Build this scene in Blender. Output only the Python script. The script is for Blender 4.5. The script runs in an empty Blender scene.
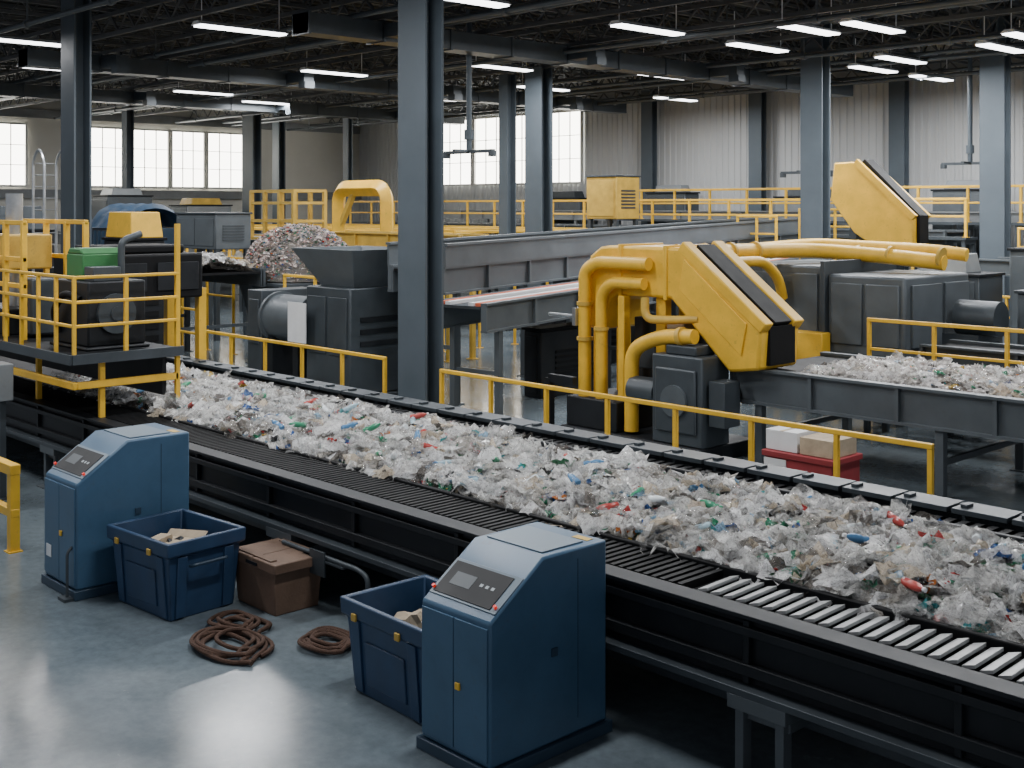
import bpy, bmesh, math, random
import numpy as np
from mathutils import Vector, Matrix, noise
R=random.Random(7)
COL=bpy.context.scene.collection
# ------------------------------------------------------------------ materials
def mat(name,color,rough=.5,metal=0.,var=.25,scale=3.,bump=.0,bscale=40.,emit=None,es=0.,dirt=.0,spec=.5,alpha=1.):
    m=bpy.data.materials.new(name); m.use_nodes=True
    nt=m.node_tree; n=nt.nodes; l=nt.links
    b=n['Principled BSDF']
    b.inputs['Roughness'].default_value=rough; b.inputs['Metallic'].default_value=metal
    b.inputs['Specular IOR Level'].default_value=spec
    tc=n.new('ShaderNodeTexCoord')
    ns=n.new('ShaderNodeTexNoise'); ns.inputs['Scale'].default_value=scale; ns.inputs['Detail'].default_value=6; ns.inputs['Roughness'].default_value=.65
    l.new(tc.outputs['Object'],ns.inputs['Vector'])
    cr=n.new('ShaderNodeValToRGB')
    c=Vector(color[:3]); lo=c*(1-var); hi=c*(1+var*.6)
    cr.color_ramp.elements[0].position=.3; cr.color_ramp.elements[0].color=(*lo,1)
    cr.color_ramp.elements[1].position=.7; cr.color_ramp.elements[1].color=(*hi,1)
    l.new(ns.outputs['Fac'],cr.inputs['Fac'])
    out=cr.outputs['Color']
    if dirt>0:
        n2=n.new('ShaderNodeTexNoise'); n2.inputs['Scale'].default_value=scale*4; n2.inputs['Detail'].default_value=8; n2.inputs['Roughness'].default_value=.75
        l.new(tc.outputs['Object'],n2.inputs['Vector'])
        r2=n.new('ShaderNodeValToRGB'); r2.color_ramp.elements[0].position=.56; r2.color_ramp.elements[1].position=.72
        r2.color_ramp.elements[0].color=(0,0,0,1); r2.color_ramp.elements[1].color=(dirt,dirt,dirt,1)
        l.new(n2.outputs['Fac'],r2.inputs['Fac'])
        mx=n.new('ShaderNodeMix'); mx.data_type='RGBA'
        l.new(r2.outputs['Color'],mx.inputs[0]); l.new(out,mx.inputs[6]); mx.inputs[7].default_value=(.06,.05,.04,1)
        out=mx.outputs[2]
    l.new(out,b.inputs['Base Color'])
    mr=n.new('ShaderNodeMapRange'); mr.inputs[3].default_value=max(0,rough-.1); mr.inputs[4].default_value=min(1,rough+.15)
    l.new(ns.outputs['Fac'],mr.inputs[0]); l.new(mr.outputs[0],b.inputs['Roughness'])
    if bump>0:
        nb=n.new('ShaderNodeTexNoise'); nb.inputs['Scale'].default_value=bscale; nb.inputs['Detail'].default_value=4
        l.new(tc.outputs['Object'],nb.inputs['Vector'])
        bp=n.new('ShaderNodeBump'); bp.inputs['Strength'].default_value=bump; bp.inputs['Distance'].default_value=.02
        l.new(nb.outputs['Fac'],bp.inputs['Height']); l.new(bp.outputs['Normal'],b.inputs['Normal'])
    if emit:
        b.inputs['Emission Color'].default_value=(*emit,1); b.inputs['Emission Strength'].default_value=es
    return m
M={}
M['blue']=mat('blue_paint',(.055,.122,.205),.36,0,.2,2,dirt=.3)
M['bluedk']=mat('blue_dark_edge',(.028,.055,.09),.45,0,.15,2)
M['bluelt']=mat('blue_bezel',(.13,.185,.235),.4,0,.12,3)
M['bin']=mat('bin_plastic',(.022,.055,.118),.42,0,.25,4,dirt=.3)
M['yellow']=mat('yellow_paint',(.80,.47,.035),.42,0,.2,2.5,dirt=.45)
M['yellowdk']=mat('yellow_worn',(.58,.37,.06),.5,0,.25,3,dirt=.5)
M['column']=mat('column_paint',(.080,.10,.118),.55,0,.15,1.5,dirt=.2,spec=.35)
M['gray']=mat('gray_machine',(.055,.067,.077),.42,.2,.25,2,dirt=.3)
M['graymid']=mat('gray_mid',(.10,.116,.128),.42,.2,.2,2,dirt=.3)
M['graylt']=mat('gray_light',(.24,.26,.27),.42,.3,.2,2,dirt=.3)
M['dark']=mat('dark_steel',(.015,.0175,.021),.5,.2,.3,3,dirt=.2,spec=.35)
M['black']=mat('black_rubber',(.005,.0055,.0065),.6,0,.3,4,spec=.22)
M['roof']=mat('roof_steel',(.085,.09,.095),.65,.1,.3,2)
M['deck']=mat('roof_deck',(.022,.024,.026),.8,.0,.3,.8)
M['slat']=mat('slat_steel',(.55,.56,.56),.35,.3,.25,5,dirt=.4)
M['steel']=mat('bright_steel',(.45,.47,.49),.3,.8,.2,5)
M['white']=mat('white_sheet',(.75,.76,.77),.6,0,.08,4)
M['wood']=mat('crate_brown',(.16,.10,.068),.65,0,.2,5,.2,30,dirt=.3)
M['rope']=mat('rope_fibre',(.085,.044,.028),.9,0,.5,60,.6,120)
M['tan']=mat('cardboard',(.46,.37,.26),.8,0,.2,6)
M['red']=mat('red_box',(.30,.035,.04),.6,0,.2,4)
M['redbtn']=mat('red_button',(.7,.03,.02),.35,0,.05,4,emit=(.8,.03,.01),es=.6)
M['green']=mat('green_paint',(.035,.17,.05),.5,0,.2,3,dirt=.3)
M['orange']=mat('orange_strip',(.6,.13,.06),.5,0,.2,3)
M['screen']=mat('screen_glass',(.014,.015,.017),.5,0,.1,3,spec=.3)
M['icon']=mat('display_icon',(.3,.33,.35),.4,0,.05,3,emit=(.6,.7,.75),es=.15)
M['tube']=mat('lamp_tube',(.9,.9,.9),.5,0,.02,3,emit=(.97,.98,1),es=7)
M['win']=mat('window_daylight',(.8,.82,.8),.5,0,.03,1,emit=(1,.965,.87),es=9)
M['frame']=mat('window_frame',(.6,.6,.58),.5,0,.1,3)
M['wallr']=mat('corrugated_wall',(.50,.51,.51),.6,.0,.05,.25)
M['wallb']=mat('plaster_wall',(.54,.53,.49),.7,0,.08,.4)
M['trim']=mat('wall_trim',(.2,.21,.22),.6,0,.15,2)
M['tarp']=mat('blue_tarp',(.03,.07,.13),.6,0,.3,3,.4,8)
def floor_mat():
    m=bpy.data.materials.new('concrete_floor'); m.use_nodes=True; nt=m.node_tree;n=nt.nodes;l=nt.links;b=n['Principled BSDF']
    tc=n.new('ShaderNodeTexCoord')
    a=n.new('ShaderNodeTexNoise');a.inputs['Scale'].default_value=.45;a.inputs['Detail'].default_value=8;a.inputs['Roughness'].default_value=.58
    c=n.new('ShaderNodeTexNoise');c.inputs['Scale'].default_value=9;c.inputs['Detail'].default_value=8;c.inputs['Roughness'].default_value=.7
    for q in(a,c): l.new(tc.outputs['Object'],q.inputs['Vector'])
    r=n.new('ShaderNodeValToRGB'); e=r.color_ramp.elements
    e[0].position=.3;e[0].color=(.11,.138,.158,1);e[1].position=.7;e[1].color=(.175,.212,.235,1)
    l.new(a.outputs['Fac'],r.inputs['Fac'])
    r2=n.new('ShaderNodeValToRGB'); e=r2.color_ramp.elements
    e[0].position=.35;e[0].color=(.80,.80,.80,1);e[1].position=.66;e[1].color=(1.06,1.06,1.06,1)
    l.new(c.outputs['Fac'],r2.inputs['Fac'])
    mx=n.new('ShaderNodeMix');mx.data_type='RGBA';mx.blend_type='MULTIPLY';mx.inputs[0].default_value=1
    l.new(r.outputs['Color'],mx.inputs[6]);l.new(r2.outputs['Color'],mx.inputs[7])
    d=n.new('ShaderNodeTexNoise');d.inputs['Scale'].default_value=2.6;d.inputs['Detail'].default_value=10;d.inputs['Roughness'].default_value=.8
    l.new(tc.outputs['Object'],d.inputs['Vector'])
    r3=n.new('ShaderNodeValToRGB');e=r3.color_ramp.elements;e[0].position=.62;e[0].color=(0,0,0,1);e[1].position=.67;e[1].color=(.4,.4,.4,1)
    l.new(d.outputs['Fac'],r3.inputs['Fac'])
    m2=n.new('ShaderNodeMix');m2.data_type='RGBA';l.new(r3.outputs['Color'],m2.inputs[0]);l.new(mx.outputs[2],m2.inputs[6]);m2.inputs[7].default_value=(.36,.39,.4,1)
    l.new(m2.outputs[2],b.inputs['Base Color'])
    mr=n.new('ShaderNodeMapRange');mr.inputs[1].default_value=.3;mr.inputs[2].default_value=.7;mr.inputs[3].default_value=.12;mr.inputs[4].default_value=.28
    l.new(a.outputs['Fac'],mr.inputs[0]);l.new(mr.outputs[0],b.inputs['Roughness'])
    bp=n.new('ShaderNodeBump');bp.inputs['Strength'].default_value=.05;bp.inputs['Distance'].default_value=.02
    l.new(c.outputs['Fac'],bp.inputs['Height']);l.new(bp.outputs['Normal'],b.inputs['Normal'])
    return m
M['floor']=floor_mat()
def trash_mat():
    m=bpy.data.materials.new('plastic_waste');m.use_nodes=True;nt=m.node_tree;n=nt.nodes;l=nt.links;b=n['Principled BSDF']
    at=n.new('ShaderNodeAttribute');at.attribute_name='Col'
    tc=n.new('ShaderNodeTexCoord')
    a=n.new('ShaderNodeTexNoise');a.inputs['Scale'].default_value=22;a.inputs['Detail'].default_value=6;a.inputs['Roughness'].default_value=.65;a.inputs['Distortion'].default_value=2.4
    l.new(tc.outputs['Object'],a.inputs['Vector'])
    r=n.new('ShaderNodeValToRGB');e=r.color_ramp.elements;e[0].position=.34;e[0].color=(.30,.29,.275,1);e[1].position=.53;e[1].color=(1.08,1.08,1.08,1)
    l.new(a.outputs['Fac'],r.inputs['Fac'])
    mx=n.new('ShaderNodeMix');mx.data_type='RGBA';mx.blend_type='MULTIPLY';mx.inputs[0].default_value=1
    l.new(at.outputs['Color'],mx.inputs[6]);l.new(r.outputs['Color'],mx.inputs[7]);l.new(mx.outputs[2],b.inputs['Base Color'])
    b.inputs['Roughness'].default_value=.12;b.inputs['Specular IOR Level'].default_value=1.0
    bp=n.new('ShaderNodeBump');bp.inputs['Strength'].default_value=.8;bp.inputs['Distance'].default_value=.04
    l.new(a.outputs['Fac'],bp.inputs['Height']);l.new(bp.outputs['Normal'],b.inputs['Normal'])
    tl=n.new('ShaderNodeBsdfTranslucent');l.new(mx.outputs[2],tl.inputs['Color'])
    ms=n.new('ShaderNodeMixShader');ms.inputs[0].default_value=.22
    l.new(b.outputs[0],ms.inputs[1]);l.new(tl.outputs[0],ms.inputs[2])
    tp=n.new('ShaderNodeBsdfTransparent')
    c=n.new('ShaderNodeTexNoise');c.inputs['Scale'].default_value=8;c.inputs['Detail'].default_value=4
    l.new(tc.outputs['Object'],c.inputs['Vector'])
    mr=n.new('ShaderNodeMapRange');mr.inputs[1].default_value=.38;mr.inputs[2].default_value=.6;mr.inputs[3].default_value=.05;mr.inputs[4].default_value=.8
    l.new(c.outputs['Fac'],mr.inputs[0])
    ml=n.new('ShaderNodeMath');ml.operation='MULTIPLY';l.new(mr.outputs[0],ml.inputs[0]);l.new(at.outputs['Alpha'],ml.inputs[1])
    m3=n.new('ShaderNodeMixShader');l.new(ml.outputs[0],m3.inputs[0]);l.new(ms.outputs[0],m3.inputs[1]);l.new(tp.outputs[0],m3.inputs[2])
    l.new(m3.outputs[0],n['Material Output'].inputs['Surface'])
    return m
M['trash']=trash_mat()
# ------------------------------------------------------------------ geometry builder
class G:
    def __init__(s): s.v=[];s.f=[];s.m=[]
    def add(s,vs,fs,mi=0):
        o=len(s.v); s.v+= [tuple(p) for p in vs]; s.f+=[tuple(i+o for i in f) for f in fs]; s.m+=[mi]*len(fs); return s
    def hexa(s,vs,mi=0): return s.add(vs,[(0,3,2,1),(4,5,6,7),(0,1,5,4),(1,2,6,5),(2,3,7,6),(3,0,4,7)],mi)
    def box(s,x0,x1,y0,y1,z0,z1,mi=0):
        return s.hexa([(x0,y0,z0),(x1,y0,z0),(x1,y1,z0),(x0,y1,z0),(x0,y0,z1),(x1,y0,z1),(x1,y1,z1),(x0,y1,z1)],mi)
    def frus(s,x0,x1,y0,y1,z0,X0,X1,Y0,Y1,z1,mi=0):
        return s.hexa([(x0,y0,z0),(x1,y0,z0),(x1,y1,z0),(x0,y1,z0),(X0,Y0,z1),(X1,Y0,z1),(X1,Y1,z1),(X0,Y1,z1)],mi)
    def bar(s,p,q,w,h,mi=0):
        p=Vector(p);q=Vector(q);d=(q-p).normalized()
        up=Vector((0,0,1)) if abs(d.z)<.95 else Vector((0,1,0))
        a=d.cross(up).normalized()*w/2; b=a.cross(d).normalized()*h/2
        return s.hexa([p-a-b,p+a-b,p+a+b,p-a+b,q-a-b,q+a-b,q+a+b,q-a+b],mi)
    def cyl(s,p,q,r,n=16,mi=0,r2=None):
        p=Vector(p);q=Vector(q);d=(q-p).normalized();r2=r if r2 is None else r2
        up=Vector((0,0,1)) if abs(d.z)<.9 else Vector((1,0,0))
        a=d.cross(up).normalized();b=a.cross(d)
        vs=[p+(a*math.cos(t)+b*math.sin(t))*r for t in [2*math.pi*i/n for i in range(n)]]
        vs+=[q+(a*math.cos(t)+b*math.sin(t))*r2 for t in [2*math.pi*i/n for i in range(n)]]
        fs=[(i,(i+1)%n,n+(i+1)%n,n+i) for i in range(n)]+[tuple(range(n-1,-1,-1)),tuple(range(n,2*n))]
        return s.add(vs,fs,mi)
    def prism(s,poly,axis,a,b,mi=0):
        n=len(poly)
        def P(u,v,t): return (t,u,v) if axis=='x' else ((u,t,v) if axis=='y' else (u,v,t))
        vs=[P(u,v,a) for u,v in poly]+[P(u,v,b) for u,v in poly]
        return s.add(vs,[(i,(i+1)%n,n+(i+1)%n,n+i) for i in range(n)]+[tuple(range(n-1,-1,-1)),tuple(range(n,2*n))],mi)
    def tube(s,pts,r,n=12,mi=0,fillet=0,seg=6,closed=False):
        pts=[Vector(p) for p in pts]
        if fillet>0:
            o=[pts[0]]
            for i in range(1,len(pts)-1):
                a,b,c=pts[i-1],pts[i],pts[i+1]
                u=(a-b);w=(c-b);f=min(fillet,u.length*.49,w.length*.49)
                A=b+u.normalized()*f;C=b+w.normalized()*f
                for k in range(seg+1):
                    t=k/seg;o.append(A*(1-t)**2+b*2*t*(1-t)+C*t*t)
            o.append(pts[-1]);pts=o
        N=len(pts);rings=[];prev=None
        for i in range(N):
            d=(pts[min(i+1,N-1)]-pts[max(i-1,0)]).normalized()
            if prev is None:
                up=Vector((0,0,1)) if abs(d.z)<.9 else Vector((1,0,0))
                a=d.cross(up).normalized()
            else: a=(prev-d*prev.dot(d)).normalized()
            prev=a;b=a.cross(d)
            rings.append([pts[i]+(a*math.cos(t)+b*math.sin(t))*r for t in [2*math.pi*k/n for k in range(n)]])
        vs=[p for rg in rings for p in rg];fs=[]
        for i in range(N-1):
            for k in range(n): fs.append((i*n+k,i*n+(k+1)%n,(i+1)*n+(k+1)%n,(i+1)*n+k))
        fs+=[tuple(range(n-1,-1,-1)),tuple(range((N-1)*n,N*n))]
        return s.add(vs,fs,mi)
    def lathe(s,prof,n=16,mi=0,o=(0,0,0)):
        vs=[];N=len(prof)
        for r,z in prof:
            for k in range(n):
                t=2*math.pi*k/n;vs.append((o[0]+r*math.cos(t),o[1]+r*math.sin(t),o[2]+z))
        fs=[(i*n+k,i*n+(k+1)%n,(i+1)*n+(k+1)%n,(i+1)*n+k) for i in range(N-1) for k in range(n)]
        fs+=[tuple(range(n-1,-1,-1)),tuple(range((N-1)*n,N*n))]
        return s.add(vs,fs,mi)
def mk(name,g,mats,parent=None,bevel=0,recalc=True,loc=None):
    me=bpy.data.meshes.new(name); me.from_pydata(g.v,[],g.f)
    if not isinstance(mats,(list,tuple)): mats=[mats]
    for m in mats: me.materials.append(M[m] if isinstance(m,str) else m)
    me.polygons.foreach_set('material_index',g.m)
    if recalc:
        bm=bmesh.new();bm.from_mesh(me);bmesh.ops.recalc_face_normals(bm,faces=bm.faces);bm.to_mesh(me);bm.free()
    me.shade_smooth()
    try: me.set_sharp_from_angle(angle=math.radians(38))
    except Exception: pass
    o=bpy.data.objects.new(name,me);COL.objects.link(o)
    if parent: o.parent=parent
    if loc: o.location=loc
    if bevel>0:
        b=o.modifiers.new('bevel','BEVEL');b.width=bevel;b.segments=2;b.limit_method='ANGLE';b.angle_limit=math.radians(40)
    return o
def root(name,label,cat,loc=(0,0,0),rz=0,group=None):
    o=bpy.data.objects.new(name,None);o.empty_display_size=.2;COL.objects.link(o)
    o.location=loc;o.rotation_euler=(0,0,rz);o['label']=label;o['category']=cat
    if group:o['group']=group
    return o
def tag(o,label,cat,group=None,kind=None):
    o['label']=label;o['category']=cat
    if group:o['group']=group
    if kind:o['kind']=kind
    return o
def dup(o,loc=None,rz=None,parent=None):
    c=o.copy();COL.objects.link(c)
    if parent is not None:c.parent=parent
    if loc is not None:c.location=loc
    if rz is not None:c.rotation_euler=(0,0,rz)
    for k in list(o.children): dup(k,parent=c)
    return c
# ------------------------------------------------------------------ room shell
X0,X1,Y0,Y1,ZC=-54.5,5.,-5.,39.8,9.7
g=G().box(X0-.3,X1,Y0,Y1+.3,-.2,0);o=mk('floor',g,'floor');o['kind']='structure'
g=G();n=int((X1-X0)/.5)
prof=[]
for i in range(n+1):
    x=X0+i*.5
    prof+=[(x,ZC),(x+.2,ZC),(x+.25,ZC+.08),(x+.45,ZC+.08)]
vs=[(x,Y0,z) for x,z in prof]+[(x,Y1,z) for x,z in prof];k=len(prof)
g.add(vs,[(i,i+1,k+i+1,k+i) for i in range(k-1)]);o=mk('ceiling',g,'deck',recalc=False);o['kind']='structure'
g=G().box(X0-.3,X0,Y0,Y1,0,ZC);o=mk('wall_back',g,'wallb');o['kind']='structure'
g=G();prof=[];x=X0
while x<X1:
    prof+=[(x,Y1),(x+.13,Y1),(x+.16,Y1-.04),(x+.27,Y1-.04)];x+=.3
vs=[(x,y,0) for x,y in prof]+[(x,y,ZC) for x,y in prof];k=len(prof)
g.add(vs,[(i,i+1,k+i+1,k+i) for i in range(k-1)]);o=mk('wall_right',g,'wallr',recalc=False);o['kind']='structure'
def trim(n,g,m='trim'):
    o=mk('trim_%d'%n,g,m);o['kind']='structure'
trim(1,G().box(X0,X0+.35,Y0,Y1-.1,4.35,4.75))
trim(2,G().box(X0+.4,X1,Y1-.35,Y1-.08,8.75,9.1))
trim(3,G().box(X0,X0+.2,Y0,Y1-.1,8.0,8.4))
def window(n,axis,a,b,z0,z1,nv,nh):
    g=G();t=.1
    def bx(a0,a1,z0_,z1_,d0,d1,mi):
        if axis=='x': g.box(X0+d0,X0+d1,a0,a1,z0_,z1_,mi)
        else: g.box(a0,a1,Y1-d1,Y1-d0,z0_,z1_,mi)
    bx(a,b,z0,z1,.06,.10,1)
    bx(a-t,a,z0-t,z1+t,0.07,.2,0);bx(b,b+t,z0-t,z1+t,0.07,.2,0);bx(a,b,z0-t,z0,0.07,.2,0);bx(a,b,z1,z1+t,0.07,.2,0)
    for i in range(1,nv): 
        c=a+(b-a)*i/nv;bx(c-.02,c+.02,z0,z1,.1,.15,0)
    for i in range(1,nh):
        c=z0+(z1-z0)*i/nh;bx(a,b,c-.016,c+.016,.1,.14,0)
    o=mk('window_%d'%n,g,['frame','win']);o['kind']='structure'
k=1
for a,b in [(14.6,16.6),(17.0,19.0),(19.3,21.2),(24.2,26.1),(26.35,28.15),(28.4,30.1),(30.35,32.3)]:
    window(k,'x',a,b,4.95,7.65,3,3);k+=1
for a,b in [(-47.4,-44.9),(-44.6,-42.3),(-42.0,-39.8),(-39.5,-37.4)]:
    window(k,'y',a,b,5.1,8.3,3,3);k+=1
# ------------------------------------------------------------------ columns
def column(x,y,w,d,h=8.25,label='tall gray-blue painted steel building column'):
    r=root('steel_column',label,'column',(x,y,0),0,'steel building columns')
    t=.05
    g=G().box(-w/2,w/2,-d/2,-d/2+t,0.03,h).box(-w/2,w/2,d/2-t,d/2,0.03,h).box(-t/2,t/2,-d/2+t,d/2-t,0.03,h)
    mk('shaft',g,'column',r,.006)
    g=G().box(-w/2-.12,w/2+.12,-d/2-.12,d/2+.12,0,.03)
    for sx in(-1,1):
        for sy in(-1,1): g.cyl((sx*(w/2+.06),sy*(d/2+.06),.03),(sx*(w/2+.06),sy*(d/2+.06),.08),.025,8)
    mk('base_plate',g,'dark',r)
    return r
column(-16.4,13.3,.76,.42)
column(-27,11.7,.72,.42,9.6)
column(-47.3,28.6,.9,.45,9.6);column(-50,24,.5,.35,9.6);column(-52,33,.6,.4,9.6)
column(-26.3,26,.72,.5);column(-28.35,26.6,.4,.4,label='slim gray steel column beside a thicker one')
column(-33,39.2,.6,.35,9.6);column(-27.5,39.2,.6,.35,9.6);column(-18.8,29.6,.7,.45,9.6);column(-15.3,33.3,.72,.42,9.6);column(-21.5,39.2,.6,.35,9.6);column(-47.5,34,.4,.3,9.6)
# ------------------------------------------------------------------ roof structure
def truss(L,ax='y',h=.75,s=1.1,c=.08):
    g=G()
    def P(u,z): return (0,u,z) if ax=='y' else (u,0,z)
    g.bar(P(0,0),P(L,0),c,c);g.bar(P(0,h),P(L,h),c,c)
    n=int(L/s)
    for i in range(n):
        y=i*s;g.bar(P(y,.03),P(y+s/2,h-.03),.04,.04);g.bar(P(y+s/2,h-.03),P(y+s,.03),.04,.04)
    return g
first=None
x=-53.2
while x<-6:
    if first is None:
        first=mk('roof_truss',truss(Y1-Y0-1),'roof');first.location=(x,Y0+.5,8.85);tag(first,'gray steel lattice truss under the roof deck','truss','roof trusses')
    else: dup(first,(x,Y0+.5,8.85))
    x+=1.9
first=None
for y in (2,8.2,13.3,16.5,19.8,23,26,29.3,32.6,37.5):
    if first is None:
        first=mk('roof_girder',truss(54.3,'x',.5,.9,.10),'roof');first.location=(-54.3,y,8.28);tag(first,'gray lattice girder below the trusses','beam','roof girders')
    else: dup(first,(-54.3,y,8.28))
first=None
for y,z in ((10.5,8.05),(15.7,8.2),(17.2,8.1),(18.3,8.3),(22.4,8.0),(24.2,8.25),(24.9,8.4),(28.4,8.1),(30.2,8.4),(31,8.2),(31.5,8.1),(34.8,8.0),(36.2,8.3)):
    if first is None:
        g=G().cyl((-50,0,0),(0,0,0),.06,10)
        for i in range(12): g.cyl((-48+i*4.2,0,0),(-48+i*4.2,0,.75),.02,6).cyl((-48+i*4.2-.06,0,0),(-48+i*4.2+.06,0,0),.1,10)
        first=mk('ceiling_pipe',g,'graymid');first.location=(-4,y,z);tag(first,'gray overhead service pipe on hanger rods','pipe','overhead pipes')
    else: dup(first,(-4,y,z))
# square ducts with branches
for x,y,L in((-41.5,12,24),(-32.2,12.5,24),(-22,14.5,22)):
    g=G().box(-.3,.3,0,L,-.22,.22)
    for i in range(int(L/2)): g.box(-.33,.33,i*2,i*2+.06,-.25,.25)
    for i in range(int(L/6)): g.box(.3,1.3,i*6+2,i*6+2.35,-.15,.15).box(1.0,1.35,i*6+2,i*6+2.35,-.35,-.15)
    o=mk('air_duct',g,'gray');o.location=(x,y,7.95);tag(o,'gray rectangular air duct with side branches','duct','roof air ducts')
# lamps
def lamp():
    r=root('ceiling_lamp','white fluorescent strip lamp hung under the roof','lamp',(0,0,0),0,'ceiling strip lamps')
    mk('housing',G().prism([(-.2,0),(.2,0),(.1,.08),(-.1,.08)],'y',-1.15,1.15).cyl((0,-1,.07),(0,-1,.8),.012,6).cyl((0,1,.07),(0,1,.8),.012,6),'white',r)
    mk('tube',G().box(-.17,.17,-1.1,1.1,-.04,-.002),'tube',r)
    ld=bpy.data.lights.new('lamp_light','AREA');ld.shape='RECTANGLE';ld.size=.32;ld.size_y=2.1;ld.energy=330;ld.color=(.97,.98,1)
    lo=bpy.data.objects.new('lamp_light',ld);COL.objects.link(lo);lo.parent=r;lo.location=(0,0,-.06)
    return r
L0=lamp();L0.location=(-17.6,15.3,8.02)
for x,y in ((-24.1,14.3),(-29.5,11.5),(-17.7,21.0),(-17.8,25.4),(-15.2,23.6),(-14.0,24.4),(-18.3,31.9),(-16.6,30.4),(-13.6,30.0),(-18.3,35.4),(-12.3,28.6),(-23.7,28.9),(-25.5,23.7),(-34.7,14.5),(-38.4,21.3),(-30,21.0),(-43.4,18.9),(-29.0,28.9),(-34.6,28.8),(-28.5,35.4),(-40.4,25.2),(-9.5,33.5),
    (-14,4.5),(-14,10),(-21,9.2),(-6.5,14.6),(-6.5,20.6),(-9.5,25.2),(-6.8,6.5),(-22,4.2)): dup(L0,(x,y,8.02))  # this last row: unseen lamps, added to light the foreground
def hanger(x,y,z):
    r=root('hanging_work_lamp','gray drop pipe with a crossbar work lamp','lamp',(x,y,z),.0,'hanging drop lamps')
    mk('drop_pipe',G().cyl((0,0,.05),(0,0,8.9-z),.07,10).cyl((0,0,.3),(0,0,.55),.12,10),'column',r)
    mk('lamp_head',G().bar((-.9,0,0),(.9,0,0),.12,.08).bar((0,-.5,.02),(0,.5,.02),.1,.06).cyl((-.85,0,-.14),(-.85,0,0),.1,10).cyl((.85,0,-.14),(.85,0,0),.1,10),'gray',r)
hanger(-22.45,19.75,5.35);hanger(-19.9,30.9,5.0);hanger(-17,35.3,5.3)
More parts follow.
